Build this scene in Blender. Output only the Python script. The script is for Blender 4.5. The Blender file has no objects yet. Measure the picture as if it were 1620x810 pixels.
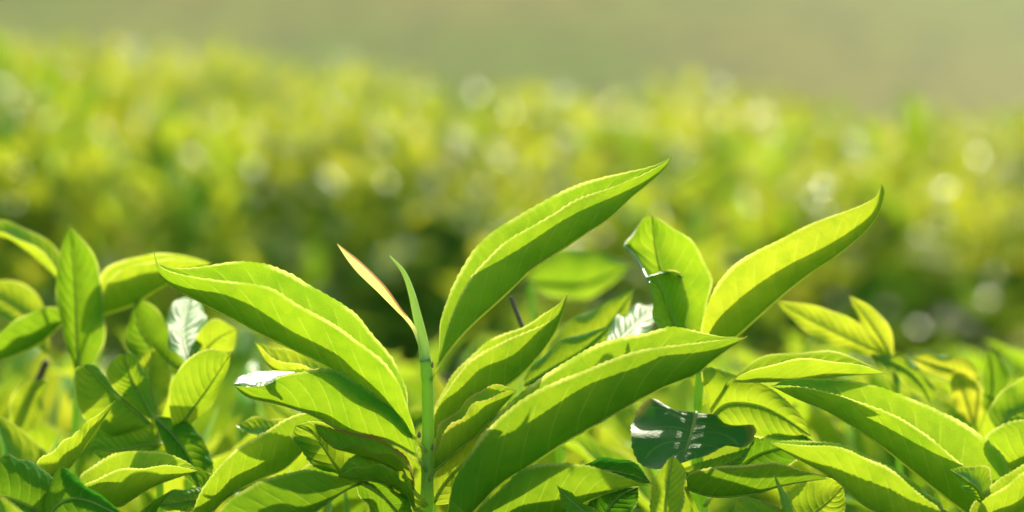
import bpy, math, random
import numpy as np
from mathutils import Vector, Matrix

R = math.radians
rng = np.random.default_rng(7)
random.seed(7)
sc = bpy.context.scene
col = sc.collection

# ------------------------------------------------------------------ camera
CAM = np.array([0.0, 0.0, 0.92])
PITCH = R(6.05)
FPX = 3825.0                      # focal length in photo pixels (85 mm on 36 mm, 1620 px)
FOCUS = 0.61
cd = bpy.data.cameras.new('camera')
cd.lens = 85; cd.sensor_width = 36
cd.clip_start = 0.02; cd.clip_end = 2000
cd.dof.use_dof = True; cd.dof.focus_distance = FOCUS; cd.dof.aperture_fstop = 8.3
cam = bpy.data.objects.new('camera', cd); col.objects.link(cam)
cam.location = CAM; cam.rotation_euler = (R(90) - PITCH, 0, 0)
sc.camera = cam

# ------------------------------------------------------------------ world, sun, exposure
SUN_EL, SUN_AZ = R(30), R(14)     # azimuth measured from +Y towards +X
w = bpy.data.worlds.new('World'); sc.world = w; w.use_nodes = True
nt = w.node_tree; nt.nodes.clear()
sky = nt.nodes.new('ShaderNodeTexSky'); sky.sky_type = 'NISHITA'; sky.sun_disc = False
sky.sun_elevation = SUN_EL; sky.sun_rotation = SUN_AZ
sky.air_density = 1.0; sky.dust_density = 2.5
bg = nt.nodes.new('ShaderNodeBackground'); bg.inputs[1].default_value = 0.15
wo = nt.nodes.new('ShaderNodeOutputWorld')
nt.links.new(sky.outputs[0], bg.inputs[0]); nt.links.new(bg.outputs[0], wo.inputs[0])
sd = bpy.data.lights.new('sun', 'SUN'); sd.energy = 5.0; sd.angle = R(0.8); sd.color = (1.0, 0.90, 0.70)
sun = bpy.data.objects.new('sun', sd); col.objects.link(sun)
sdir = Vector((math.sin(SUN_AZ)*math.cos(SUN_EL), math.cos(SUN_AZ)*math.cos(SUN_EL), math.sin(SUN_EL)))
sun.rotation_euler = sdir.to_track_quat('Z', 'Y').to_euler()
sun.location = (2, 6, 5)
sc.view_settings.view_transform = 'Standard'; sc.view_settings.look = 'None'
sc.view_settings.gamma = 1.0; sc.view_settings.exposure = 1.06
sc.render.engine = 'CYCLES'
sc.cycles.use_denoising = True
sc.cycles.max_bounces = 8; sc.cycles.transmission_bounces = 6; sc.cycles.diffuse_bounces = 5
sc.cycles.sample_clamp_indirect = 6.0

# ------------------------------------------------------------------ node helpers
def new_mat(name):
    m = bpy.data.materials.new(name); m.use_nodes = True
    m.node_tree.nodes.clear()
    return m, m.node_tree
class NB:
    def __init__(s, nt): s.nt = nt
    def n(s, t, **kw):
        x = s.nt.nodes.new(t)
        for k, v in kw.items(): setattr(x, k, v)
        return x
    def lk(s, a, b): s.nt.links.new(a, b)
    def math(s, op, a, b=None, c=None, clamp=False):  # one math node
        x = s.n('ShaderNodeMath', operation=op, use_clamp=clamp)
        for i, v in enumerate((a, b, c)):
            if v is None: continue
            if isinstance(v, (int, float)): x.inputs[i].default_value = v
            else: s.lk(v, x.inputs[i])
        return x.outputs[0]
    def mix(s, f, a, b, mode='MIX'):
        x = s.n('ShaderNodeMix', data_type='RGBA', blend_type=mode)
        for i, v in ((0, f), (6, a), (7, b)):
            if isinstance(v, (int, float)): x.inputs[i].default_value = v
            elif isinstance(v, tuple): x.inputs[i].default_value = (*v, 1)
            else: s.lk(v, x.inputs[i])
        return x.outputs[2]
    def smooth(s, v, lo, hi):
        x = s.n('ShaderNodeMapRange', interpolation_type='SMOOTHSTEP')
        s.lk(v, x.inputs[0]); x.inputs[1].default_value = lo; x.inputs[2].default_value = hi
        return x.outputs[0]

def leaf_material():
    m, nt = new_mat('tea_leaf'); b = NB(nt)
    uv = b.n('ShaderNodeUVMap', uv_map='UVMap')
    sx = b.n('ShaderNodeSeparateXYZ'); b.lk(uv.outputs[0], sx.inputs[0])
    u = sx.outputs[0]
    v = b.math('ABSOLUTE', b.math('MULTIPLY_ADD', sx.outputs[1], 2.0, -1.0))
    at = b.n('ShaderNodeAttribute', attribute_name='leaf_data')
    sp = b.n('ShaderNodeSeparateColor'); b.lk(at.outputs['Color'], sp.inputs[0])
    mat, brown, rnd = sp.outputs[0], sp.outputs[1], sp.outputs[2]
    gl = b.math('SUBTRACT', at.outputs['Alpha'], 1.0, clamp=True)       # gloss; old glossy leaves have few, deep veins
    vn = b.math('SUBTRACT', 11.0, b.math('MULTIPLY', b.math('GREATER_THAN', gl, 0.6), 5.5))
    # secondary veins that bend towards the tip
    bend = b.math('MULTIPLY', b.math('POWER', v, 1.35), 0.20)
    ph = b.math('MULTIPLY', b.math('SUBTRACT', u, bend), vn)
    tri = b.math('ABSOLUTE', b.math('SUBTRACT', b.math('FRACT', ph), 0.5))     # 0 mid cell, .5 at a vein
    inner = b.math('SUBTRACT', 1.0, b.smooth(v, 0.72, 0.95))
    vein = b.math('MULTIPLY', b.smooth(tri, 0.43, 0.5), inner)
    rib = b.math('SUBTRACT', 1.0, b.smooth(v, 0.0, 0.045))
    # fine reticulation and mottling
    tc = b.n('ShaderNodeTexCoord')
    vor = b.n('ShaderNodeTexVoronoi', feature='DISTANCE_TO_EDGE'); vor.inputs['Scale'].default_value = 900
    b.lk(tc.outputs['Object'], vor.inputs['Vector'])
    net = b.math('SUBTRACT', 1.0, b.smooth(vor.outputs['Distance'], 0.0, 0.10))
    no = b.n('ShaderNodeTexNoise'); no.inputs['Scale'].default_value = 90; no.inputs['Detail'].default_value = 4
    b.lk(tc.outputs['Object'], no.inputs['Vector'])
    nf = b.n('ShaderNodeTexNoise'); nf.inputs['Scale'].default_value = 700; nf.inputs['Detail'].default_value = 3
    b.lk(tc.outputs['Object'], nf.inputs['Vector'])
    mott = no.outputs[0]
    margin = b.math('MULTIPLY', b.smooth(v, 0.93, 0.985), b.smooth(mott, 0.30, 0.60))
    tip = b.smooth(u, 0.965, 1.0)
    bn = b.math('MULTIPLY', b.smooth(b.math('ADD', v, b.math('MULTIPLY_ADD', mott, 0.45, -0.22)), 0.86, 0.97), brown)
    bn = b.math('MAXIMUM', bn, b.math('MULTIPLY', tip, 0.7))
    spot = b.math('MULTIPLY', b.smooth(nf.outputs[0], 0.665, 0.72), 0.6)
    bn = b.math('MAXIMUM', bn, b.math('MULTIPLY', spot, b.smooth(mott, 0.5, 0.62)))
    # reflected colour
    young, old = (0.048, 0.42, 0.007), (0.014, 0.105, 0.012)
    c = b.mix(mat, young, old)
    c = b.mix(b.math('MULTIPLY', rnd, 0.45), c, b.mix(mat, (0.17, 0.29, 0.010), (0.025, 0.10, 0.010)))
    c = b.mix(b.smooth(mott, 0.35, 0.7), c, b.mix(1.0, c, (0.80, 0.86, 0.80), 'MULTIPLY'))
    c = b.mix(b.math('MULTIPLY', vein, 0.22), c, (0.20, 0.28, 0.08))
    c = b.mix(b.math('MULTIPLY', rib, 0.6), c, (0.22, 0.30, 0.07))
    c = b.mix(b.math('MULTIPLY', margin, 0.6), c, (0.40, 0.44, 0.12))
    c = b.mix(bn, b.mix(b.math('MULTIPLY', gl, b.math('MULTIPLY_ADD', vein, 0.5, 0.35)), c, (0.025, 0.20, 0.045)), (0.13, 0.075, 0.025))
    # transmitted colour
    t = b.mix(mat, (0.295, 0.445, 0.010), (0.035, 0.17, 0.004))
    t = b.mix(b.math('MULTIPLY', rnd, 0.65), t, b.mix(mat, (0.78, 0.62, 0.04), (0.09, 0.20, 0.006)))
    t = b.mix(b.smooth(mott, 0.35, 0.7), t, b.mix(1.0, t, (0.78, 0.86, 0.75), 'MULTIPLY'))
    t = b.mix(b.math('MULTIPLY', vein, 0.36), t, (0.52, 0.66, 0.05))
    n3 = b.n('ShaderNodeTexNoise'); n3.inputs['Scale'].default_value = 260; n3.inputs['Detail'].default_value = 5
    b.lk(tc.outputs['Object'], n3.inputs['Vector'])
    t = b.mix(b.math('MULTIPLY', b.smooth(n3.outputs[0], 0.42, 0.68), 0.5), t, b.mix(1.0, t, (0.66, 0.80, 0.6), 'MULTIPLY'))
    t = b.mix(b.math('MULTIPLY', net, 0.12), t, (0.34, 0.42, 0.02))
    t = b.mix(b.math('MULTIPLY', rib, 0.35), t, (0.46, 0.50, 0.06))
    t = b.mix(b.math('MULTIPLY', margin, 0.7), t, (0.82, 0.82, 0.20))
    t = b.mix(bn, t, (0.40, 0.28, 0.06))
    # relief: quilting between veins
    h = b.math('MULTIPLY', b.math('SUBTRACT', 0.25, b.math('MULTIPLY', tri, tri)), b.math('MULTIPLY', inner, 2.2))
    h = b.math('ADD', h, b.math('MULTIPLY', net, -0.06))
    h = b.math('ADD', h, b.math('MULTIPLY', no.outputs[0], 0.7))
    h = b.math('ADD', h, b.math('MULTIPLY', n3.outputs[0], 0.45))
    bp = b.n('ShaderNodeBump'); bp.inputs['Strength'].default_value = 0.45; bp.inputs['Distance'].default_value = 0.0009
    b.lk(h, bp.inputs['Height'])
    geo = b.n('ShaderNodeNewGeometry')
    under = geo.outputs['Backfacing']
    c = b.mix(b.math('MULTIPLY', under, 0.35), c, (0.075, 0.28, 0.015))
    pr = b.n('ShaderNodeBsdfPrincipled')
    b.lk(c, pr.inputs['Base Color']); b.lk(bp.outputs[0], pr.inputs['Normal'])
    b.lk(b.math('MULTIPLY_ADD', under, 0.22, b.math('MULTIPLY_ADD', gl, -0.18, b.math('MULTIPLY_ADD', mat, 0.03, 0.40))), pr.inputs['Roughness'])
    pr.inputs['IOR'].default_value = 1.45
    b.lk(b.math('MULTIPLY_ADD', gl, 0.36, b.math('MULTIPLY_ADD', mat, -0.42, 0.25, clamp=True)), pr.inputs['Specular IOR Level'])
    tr = b.n('ShaderNodeBsdfTranslucent'); b.lk(t, tr.inputs[0]); b.lk(bp.outputs[0], tr.inputs['Normal'])
    ms = b.n('ShaderNodeMixShader')
    b.lk(b.math('MULTIPLY_ADD', mat, -0.08, 0.47), ms.inputs[0])
    b.lk(pr.outputs[0], ms.inputs[1]); b.lk(tr.outputs[0], ms.inputs[2])
    o = b.n('ShaderNodeOutputMaterial'); b.lk(ms.outputs[0], o.inputs[0])
    return m

def stem_material(name, c1, c2, rough=0.45, trans=0.0, tcol=(0.6, 0.5, 0.1)):
    m, nt = new_mat(name); b = NB(nt)
    tc = b.n('ShaderNodeTexCoord')
    no = b.n('ShaderNodeTexNoise'); no.inputs['Scale'].default_value = 420; no.inputs['Detail'].default_value = 6
    mp = b.n('ShaderNodeMapping'); mp.inputs['Scale'].default_value = (1, 1, 0.16)
    b.lk(tc.outputs['Object'], mp.inputs['Vector']); b.lk(mp.outputs[0], no.inputs['Vector'])
    c = b.mix(b.smooth(no.outputs[0], 0.35, 0.7), c1, c2)
    bp = b.n('ShaderNodeBump'); bp.inputs['Strength'].default_value = 0.4; bp.inputs['Distance'].default_value = 0.0004
    b.lk(no.outputs[0], bp.inputs['Height'])
    pr = b.n('ShaderNodeBsdfPrincipled'); b.lk(c, pr.inputs['Base Color']); b.lk(bp.outputs[0], pr.inputs['Normal'])
    pr.inputs['Roughness'].default_value = rough
    pr.inputs['Sheen Weight'].default_value = 0.06; pr.inputs['Sheen Roughness'].default_value = 0.4
    o = b.n('ShaderNodeOutputMaterial')
    if trans:
        tr = b.n('ShaderNodeBsdfTranslucent'); tr.inputs[0].default_value = (*tcol, 1)
        ms = b.n('ShaderNodeMixShader'); ms.inputs[0].default_value = trans
        b.lk(pr.outputs[0], ms.inputs[1]); b.lk(tr.outputs[0], ms.inputs[2]); b.lk(ms.outputs[0], o.inputs[0])
    else:
        b.lk(pr.outputs[0], o.inputs[0])
    return m

LEAF = leaf_material()
STEM = stem_material('green_stem', (0.18, 0.36, 0.05), (0.24, 0.42, 0.06), trans=0.45, tcol=(0.5, 0.75, 0.08))
RIB = stem_material('leaf_midrib', (0.20, 0.32, 0.05), (0.26, 0.36, 0.07), trans=0.6, tcol=(0.75, 0.85, 0.12))
BUD = stem_material('downy_bud', (0.28, 0.42, 0.13), (0.38, 0.50, 0.20), 0.5, trans=0.5, tcol=(0.65, 0.85, 0.22))
PINKBUD = stem_material('rolled_young_leaf', (0.78, 0.76, 0.36), (0.76, 0.70, 0.32), 0.4, trans=0.65, tcol=(1.0, 0.97, 0.52))
PINKEDGE = stem_material('pink_edge', (0.55, 0.36, 0.18), (0.45, 0.27, 0.14), 0.4, trans=0.4, tcol=(0.95, 0.66, 0.32))
WOOD = stem_material('woody_twig', (0.07, 0.05, 0.03), (0.13, 0.10, 0.06), 0.8)
DARKBUD = stem_material('axil_brown', (0.16, 0.16, 0.06), (0.24, 0.20, 0.08), 0.6, trans=0.2)

# ------------------------------------------------------------------ geometry helpers
def PX(x, y, dz=0.0):
    """a photo pixel at depth FOCUS + dz (metres) -> world point"""
    d = FOCUS + dz
    cx, cy = (x - 810) / FPX, (y - 405) / FPX
    f = np.array([0, math.cos(PITCH), -math.sin(PITCH)]); up = np.array([0, math.sin(PITCH), math.cos(PITCH)])
    return CAM + d * (f + cx * np.array([1., 0, 0]) - cy * up)

def spline(pts, n, pre=None):
    """resample a polyline smoothly (Catmull-Rom, arc length) to n+1 points"""
    P = np.array(pts, float)
    if len(P) == 2: P = np.array([P[0], (P[0]+P[1])/2, P[1]])
    ext = np.vstack([2*P[0]-P[1], P, 2*P[-1]-P[-2]])
    out = []
    for i in range(1, len(ext)-2):
        p0, p1, p2, p3 = ext[i-1], ext[i], ext[i+1], ext[i+2]
        t = np.linspace(0, 1, 16, endpoint=False)[:, None]
        out.append(0.5*((2*p1) + (-p0+p2)*t + (2*p0-5*p1+4*p2-p3)*t**2 + (-p0+3*p1-3*p2+p3)*t**3))
    out.append(ext[-2][None]); Q = np.vstack(out)
    s = np.r_[0, np.cumsum(np.linalg.norm(np.diff(Q, axis=0), axis=1))]; s /= s[-1]
    tt = np.linspace(0, 1, n+1)
    return np.stack([np.interp(tt, s, Q[:, k]) for k in range(Q.shape[1])], 1)

def unit(a): return a / np.maximum(np.linalg.norm(a, axis=-1, keepdims=True), 1e-9)

def blade(K, A, B, nv=8, bulge=0.16, teeth=0, tooth=0.0004, quilt=0.00025, wave=0.0, tint=(0, 0, 0), flip=False, seed=0, roll=None, gloss=False):
    """grid of a leaf from its midrib K and margins A, B (arrays n+1 x 3). returns verts, faces, uv, data"""
    n = len(K)-1
    u = np.linspace(0, 1, n+1)
    T = unit(np.gradient(K, axis=0))
    halves = []
    rs = np.random.default_rng(seed)
    p1, p2, f1 = rs.uniform(0, 6.28), rs.uniform(0, 6.28), rs.uniform(2, 4)
    inside = (A+B)/2-K
    for E, O in ((A, B), (B, A)):
        ch = E-K; L = np.linalg.norm(ch, axis=1, keepdims=True); cdn = unit(ch)
        N = unit(np.cross(T, cdn))
        sgn = np.sign(np.sum(N*(O-(K+E)/2), axis=1)); s = 1 if sgn.sum() >= 0 else -1
        N = N*s                                        # N points to the other margin (inside of the fold)
        ctrl = (K+E)/2 - N*bulge*L*2
        if roll is not None and E is B: ctrl = ctrl*(1-roll)+A*roll
        rows = []
        for j in range(1, nv+1):
            t = j/nv
            P = (1-t)**2*K+2*t*(1-t)*ctrl+t*t*E
            if teeth:
                uw = u+0.010*np.sin(u*23+p1)
                ph = (uw*teeth) % 1.0
                th = (1-np.abs(ph-0.65)/0.65*1.0)
                th = np.where(ph < 0.65, ph/0.65, (1-ph)/0.35)
                th = th*(0.45+0.9*rs.random(teeth+2)[(u*teeth).astype(int)])
                fade = np.clip(np.minimum(u-0.08, 0.985-u)*14, 0, 1)
                P = P+cdn*(tooth*th*fade*(t**7))[:, None]
            vp = (u-0.20*t**1.35)*(5.5 if gloss > 0.6 else 11)
            P = P-N*(quilt*(0.25-(np.mod(vp, 1)-0.5)**2)*4*math.sin(math.pi*min(t*1.05, 1)))[:, None]*np.minimum(1, L/0.006)
            if wave:
                P = P+N*(wave*t*t*np.sin(f1*6.28*u+p1+(0 if E is A else p2))*np.sin(math.pi*u))[:, None]
            rows.append(P)
        halves.append((rows, N))
    a, bb = halves[0][0], halves[1][0]
    G = np.stack(a[::-1]+[K]+bb, 1)                     # (n+1, 2nv+1, 3)
    m = 2*nv+1
    V = G.reshape(-1, 3)
    ii, jj = np.meshgrid(np.arange(n), np.arange(m-1), indexing='ij')
    q = (ii*m+jj).ravel()
    F = np.stack([q, q+1, q+m+1, q+m], 1)
    # face orientation: towards the inside of the fold = upper surface
    c = G[n//2, nv+1]-G[n//2, nv]; tn = G[n//2+1, nv]-G[n//2, nv]
    nr = np.cross(c, tn)      # normal of quad (q,q+1,q+m+1)
    if (np.dot(nr, halves[1][1][n//2]) < 0) != flip: F = F[:, ::-1]
    vv = np.tile(np.linspace(0, 1, m), n+1); uu = np.repeat(u, m)
    UV = np.stack([uu, vv], 1)
    D = np.tile(np.array([*tint, 1.0+float(gloss)]), (len(V), 1))
    return V, F, UV, D

def tube(P, r, ns=8, cap=True):
    P = np.asarray(P, float); n = len(P)
    r = np.broadcast_to(np.asarray(r, float), (n,))
    T = unit(np.gradient(P, axis=0))
    ref = np.array([0.31, 0.2, 0.93]) if abs(T[0] @ np.array([0.31, 0.2, 0.93])) < 0.9 else np.array([1., 0, 0])
    X = unit(np.cross(T, ref)); Y = np.cross(T, X)
    a = np.linspace(0, 2*math.pi, ns, endpoint=False)
    V = (P[:, None]+r[:, None, None]*(np.cos(a)[None, :, None]*X[:, None]+np.sin(a)[None, :, None]*Y[:, None])).reshape(-1, 3)
    F = []
    for i in range(n-1):
        for k in range(ns):
            F.append((i*ns+k, i*ns+(k+1) % ns, (i+1)*ns+(k+1) % ns, (i+1)*ns+k))
    if cap:
        V = np.vstack([V, P[0]-T[0]*r[0]*.4, P[-1]+T[-1]*r[-1]*.8])
        c0, c1 = len(V)-2, len(V)-1
        for k in range(ns):
            F.append((c0, (k+1) % ns, k)); F.append((c1, (n-1)*ns+k, (n-1)*ns+(k+1) % ns))
    return V, F

def make_mesh(name, V, F, mat, UV=None, D=None):
    me = bpy.data.meshes.new(name)
    me.from_pydata([tuple(p) for p in V], [], [tuple(int(i) for i in f) for f in F])
    finish(me, F, mat, UV, D)
    return me
def finish(me, F, mat, UV, D):
    if UV is not None:
        l = me.uv_layers.new(name='UVMap')
        idx = np.empty(len(me.loops), np.int32); me.loops.foreach_get('vertex_index', idx)
        l.data.foreach_set('uv', UV[idx].astype(np.float32).ravel())
    if D is not None:
        a = me.attributes.new('leaf_data', 'FLOAT_COLOR', 'POINT')
        a.data.foreach_set('color', D.astype(np.float32).ravel())
    me.polygons.foreach_set('use_smooth', np.ones(len(me.polygons), bool))
    me.materials.append(mat); me.update()
def obj(name, me, parent=None, loc=(0, 0, 0)):
    o = bpy.data.objects.new(name, me); col.objects.link(o); o.location = loc
    if parent is not None: o.parent = parent
    return o
def tag(o, label=None, cat=None, group=None, kind=None):
    if label: o['label'] = label
    if cat: o['category'] = cat
    if group: o['group'] = group
    if kind: o['kind'] = kind
    return o
def root(name, loc, label, cat, group=None):
    o = bpy.data.objects.new(name, None); col.objects.link(o); o.location = loc
    o.empty_display_size = 0.01
    return tag(o, label, cat, group)

def smoothstep(a, b, x):
    t = np.clip((x-a)/(b-a), 0, 1); return t*t*(3-2*t)
LEAN = [0.0, 0.0, 0.0]            # tips the shiny leaf a little off the mirror direction
def K0P(p, z): return PX(p[0], p[1], z)
def on_plane(P, pix, lift):
    """point seen at photo pixel pix on the plane through P whose normal halves sun and view"""
    hv = unit(unit(np.array(sdir)+unit(CAM-P))+np.array(LEAN)); d = PX(*pix)-CAM
    return CAM+d*(((P+hv*lift-CAM)@hv)/(d@hv))
# ------------------------------------------------------------------ foreground shoots, traced and set at their own depths
def P2(s):
    v = [float(t) for t in s.replace(',', ' ').split()]
    return np.array(v).reshape(-1, 2)
MM = 0.001
LSEED = [0]
def fold_leaf(rt, keel, near, far=None, z=(0, 0), off=(5, 7), tint=(0.1, 0, 0.3), teeth=34, n=None, bulge=0.14,
              wave=0.0006, rib=0.0006, stalk=None, label=None, farf=0.85, sag=0.0, flip=False, quilt=0.00016, tooth=0.00035, plane=None, glint=None, gloss=False):
    """keel / near / far: photo outlines base -> tip; z: depth of base and tip in mm past the focal plane; off: how far the
    near and far margins stand in front of and behind the midrib in mm"""
    LSEED[0] += 1
    n = n or (teeth*4 if teeth else 48)
    k2 = spline(P2(keel), n); a2 = spline(P2(near), n)
    b2 = spline(P2(far), n) if far is not None else k2+(a2-k2)*farf
    u = np.linspace(0, 1, n+1)
    zz = (z[0]+(z[1]-z[0])*u + sag*np.sin(math.pi*u))*MM
    prof = np.sin(math.pi*np.clip(u, 0, 1)**0.85)**0.75
    prof[0] = prof[-1] = 0
    K = np.array([PX(*k2[i], zz[i]) for i in range(n+1)])
    A = np.array([PX(*a2[i], zz[i]-off[0]*MM*prof[i]) for i in range(n+1)])
    B = np.array([PX(*b2[i], zz[i]+off[1]*MM*prof[i]) for i in range(n+1)])
    rl = np.zeros((n+1, 1))
    if plane is not None:                      # the blade lies nearly flat, tilted like the photo's shiny leaf
        for X2, X, off2 in ((k2, K, 0), (a2, A, plane), (b2, B, plane)):
            for i in range(n+1):
                X[i] = on_plane(K0P(k2[n//2], zz[n//2]), X2[i], -off2*MM*prof[i])
    if glint:                                  # the far margin flattens out towards the tip and faces the sky
        for i in range(n+1):
            f = float(smoothstep(glint-0.06, glint+0.03, u[i]))
            if f > 0: B[i] = B[i]*(1-f)+on_plane(A[i], b2[i], 0)*f; rl[i, 0] = f
    # margins meet the midrib at base and tip
    e = np.clip(np.minimum(u/0.03, (1-u)/0.03), 0, 1)[:, None]
    A = K+(A-K)*e; B = K+(B-K)*e
    V, F, UV, D = blade(K, A, B, 14 if gloss > 0.6 else 8, bulge, teeth, tooth, quilt, wave, tint, flip, LSEED[0], rl if glint else None, gloss)
    base = K[0].copy(); o0 = np.array(rt.location)
    lf = obj('leaf', make_mesh('leaf', V-base, F, LEAF, UV, D), rt, base-o0)
    if label: lf['label'] = label
    if rib:
        kk = K[::max(1, n//24)]
        if stalk is not None:
            s0 = PX(stalk[0], stalk[1], (stalk[2] if len(stalk) > 2 else z[0])*MM)
            pre = spline([s0, (s0+K[0])/2, K[0]], 4)[:-1]; kk = np.vstack([pre, kk])
        rr = np.linspace(1, 0.18, len(kk))*rib
        tv, tf = tube(kk, rr, 6)
        obj('midrib', make_mesh('midrib', tv-base, tf, RIB), lf)
    return lf
def stem(rt, pts, r0, r1, z=(0, 0), mat=STEM, name='stem', n=48, nodes=()):
    p = P2(pts); q = spline(p, n); zz = np.linspace(z[0], z[1], n+1)*MM
    W = np.array([PX(*q[i], zz[i]) for i in range(n+1)])
    mm = FOCUS/FPX
    sw = sum((0.16*np.exp(-((q[:, 1]-ny)/9.0)**2) for ny in nodes), np.zeros(n+1))
    V, F = tube(W, np.linspace(r0, r1, n+1)*mm*(1+0.025*np.sin(np.arange(n+1)*.8)+sw), 12)
    b0 = W[0].copy()
    return obj(name, make_mesh(name, V-b0, F, mat), rt, b0-np.array(rt.location))
def bud(rt, pts, radii, z=(0, 0), mat=BUD, flat=0.7):
    p = P2(pts); n = 28; q = spline(p, n); zz = np.linspace(z[0], z[1], n+1)*MM
    W = np.array([PX(*q[i], zz[i]) for i in range(n+1)])
    rr = np.interp(np.linspace(0, 1, n+1), np.linspace(0, 1, len(radii)), radii)*FOCUS/FPX
    V, F = tube(W, rr, 10)
    b0 = W[0].copy()
    return obj('bud', make_mesh('bud', V-b0, F, mat), rt, b0-np.array(rt.location))
def axil(rt, x, y, z, r=4):
    W = np.array([PX(x, y+5-2.2*i, z*MM) for i in range(6)])
    V, F = tube(W, np.array([.4, .9, 1, .8, .5, .1])*r*FOCUS/FPX, 8)
    b0 = W[0].copy()
    return obj('axil_bud', make_mesh('axil_bud', V-b0, F, DARKBUD), rt, b0-np.array(rt.location))
def at(x, y, z): return PX(x, y, z*MM)

def shiny_margin(lf, lower, upper, z, name='glint_margin', n=20, lean=(0, 0, 0)):
    """an added glossy strip along the margin, angled to mirror the sun as a white glint"""
    a = spline(P2(lower), n); c = spline(P2(upper), n); mid = PX(*((a[n//2]+c[n//2])/2), z*MM)
    LEAN[:] = lean
    rows = np.array([[on_plane(mid, a[i]*(1-t)+c[i]*t, 0.0004*math.sin(math.pi*t)+0.0001*math.sin(i*1.1)) for t in (0, .25, .5, .75, 1)] for i in range(n+1)])
    LEAN[:] = [0, 0, 0]
    V = rows.reshape(-1, 3); F = []
    for i in range(n):
        for j in range(4):
            q = i*5+j; F.append((q, q+1, q+6, q+5))
    nrm = np.cross(V[1]-V[0], V[5]-V[0])
    k = np.cross(rows[n//2, 4]-rows[n//2, 0], rows[n//2+1, 0]-rows[n//2, 0])
    if k[2] < 0: F = [f[::-1] for f in F]
    UV = np.stack([np.repeat(np.linspace(0.50, 0.53, n+1), 5), np.tile(np.linspace(0.6, 0.62, 5), n+1)], 1)
    D = np.tile(np.array([0.3, 0, 0.2, 2.0]), (len(V), 1))
    base = np.array(lf.parent.location)+np.array(lf.location)
    return obj(name, make_mesh(name, V-base, np.array(F), LEAF, UV, D), lf)

# --- main shoot
S = root('tea_shoot', at(676, 1000, 6), 'tall sharp tea shoot with two slender buds between big folded leaves', 'tea shoot')
stem(S, '674 1000 675 830 676 760 677 700 677 640 676 600 673 568', 10.5, 9.0, (6, 0), nodes=(592, 706, 735, 790))
bud(S, '673 572 669 540 660 500 650 460 638 430 617 405', [9, 8.5, 7.5, 6.4, 5, 3.4, 1], (0, -2))
pb = bud(S, '671 562 656 522 640 500 630 490 601 456 565 421 534 386', [4.5, 3.6, 3.2, 3.5, 6, 7.4, 7.2, 5, 0.8], (0, -6), PINKBUD)
pb['label'] = 'rolled pink-edged young leaf bud'
_q = spline(P2('644 500 634 489 608 453 573 418 534 386'), 20)
_w = np.array([PX(*_q[i], (-3.2-3*i/20)*MM) for i in range(21)])
_V, _F = tube(_w, np.interp(np.arange(21)/20, [0, .3, .8, 1], [1.2, 1.7, 1.5, .7])*FOCUS/FPX, 6)
obj('bud_edge', make_mesh('bud_edge', _V-PX(671, 562), _F, PINKEDGE), pb)
axil(S, 663, 688, -1, 3); axil(S, 684, 577, -1, 2.2); axil(S, 684, 708, 0, 2.4)
fold_leaf(S, '661 698 630 661 604 639 565 612 530 587 504 572 456 549 405 524 372 506 321 480 273 454 254 435 247 417 243 396',
          '661 696 648 652 633 610 617 585 598 566 565 543 533 517 504 498 466 476 431 456 398 450 360 447 308 439 268 429 252 418 243 396',
          '661 694 648 668 646 640 643 615 626 576 607 550 585 527 565 501 537 479 495 453 459 432 418 418 369 415 337 420 289 425 260 421 249 414 243 396',
          z=(0, -12), off=(9, 8), tint=(0.10, 0, 0.05), teeth=44, stalk=(674, 715, 0))
A2 = fold_leaf(S, '661 722 630 704 585 690 540 681 514 667 488 654 440 639 392 628 369 608',
          '661 716 640 662 600 630 560 602 530 587 500 585 466 590 446 596 434 602 418 609 395 611 380 610 369 608',
          '661 712 640 655 600 622 560 598 530 585 500 582 466 587 440 587 420 588 402 589 385 595 373 601 369 608',
          z=(2, -8), off=(4, 12), tint=(0.15, 0, 0.05), teeth=34, stalk=(675, 745, 1))
shiny_margin(A2, '370 610 395 612 418 610 434 604 446 598 466 591', '370 606 380 595 402 589 420 587 440 587 466 588', -10)  # extra strip shaped and tilted to give the tip its white highlight
fold_leaf(S, '655 778 640 752 610 733 580 722 550 714 522 702 505 686 497 669',
          '656 776 648 742 623 724 598 715 565 708 537 707 515 695 503 682 497 669',
          '657 774 652 742 632 715 610 699 585 689 553 683 527 679 508 673 497 669',
          z=(-2, -16), off=(5, 5), tint=(0.35, 0.95, 0.35), teeth=22, stalk=(675, 800, 0), label='half rolled leaf with brown scorched edges')
fold_leaf(S, '657 805 643 784 617 768 590 760 562 759 533 755', '657 803 652 770 640 752 617 740 591 737 559 742 533 755',
          '657 801 650 760 630 735 600 722 565 720 546 733 533 755', z=(-4, -20), off=(5, 6), tint=(0.25, 0.2, 0.2), teeth=18, stalk=(675, 815, 0))
fold_leaf(S, '620 790 580 765 540 745 510 705 495 686 466 673', '620 795 560 760 520 748 490 728 472 708 463 692 466 673',
          '620 785 620 740 590 712 560 692 520 672 495 668 466 673', z=(6, 0), off=(4, 2), tint=(0.2, 0.1, 0.3), teeth=26, wave=0.001, stalk=(674, 830, 3))
fold_leaf(S, '590 760 560 768 533 783 500 808 450 835 400 850 330 840', '590 757 559 755 533 754 488 744 450 749 402 768 360 794 330 840',
          None, z=(-8, -26), off=(6, 6), tint=(0.42, 0, 0.1), teeth=32, stalk=(672, 800, 2))
fold_leaf(S, '560 758 590 775 615 795 640 830 650 850', '560 758 600 758 625 772 645 792 654 815 650 850', '560 758 565 775 580 800 600 840 650 850',
          z=(-10, -6), off=(3, 3), tint=(0.5, 0, 0.1), teeth=20, wave=0.001)
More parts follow.
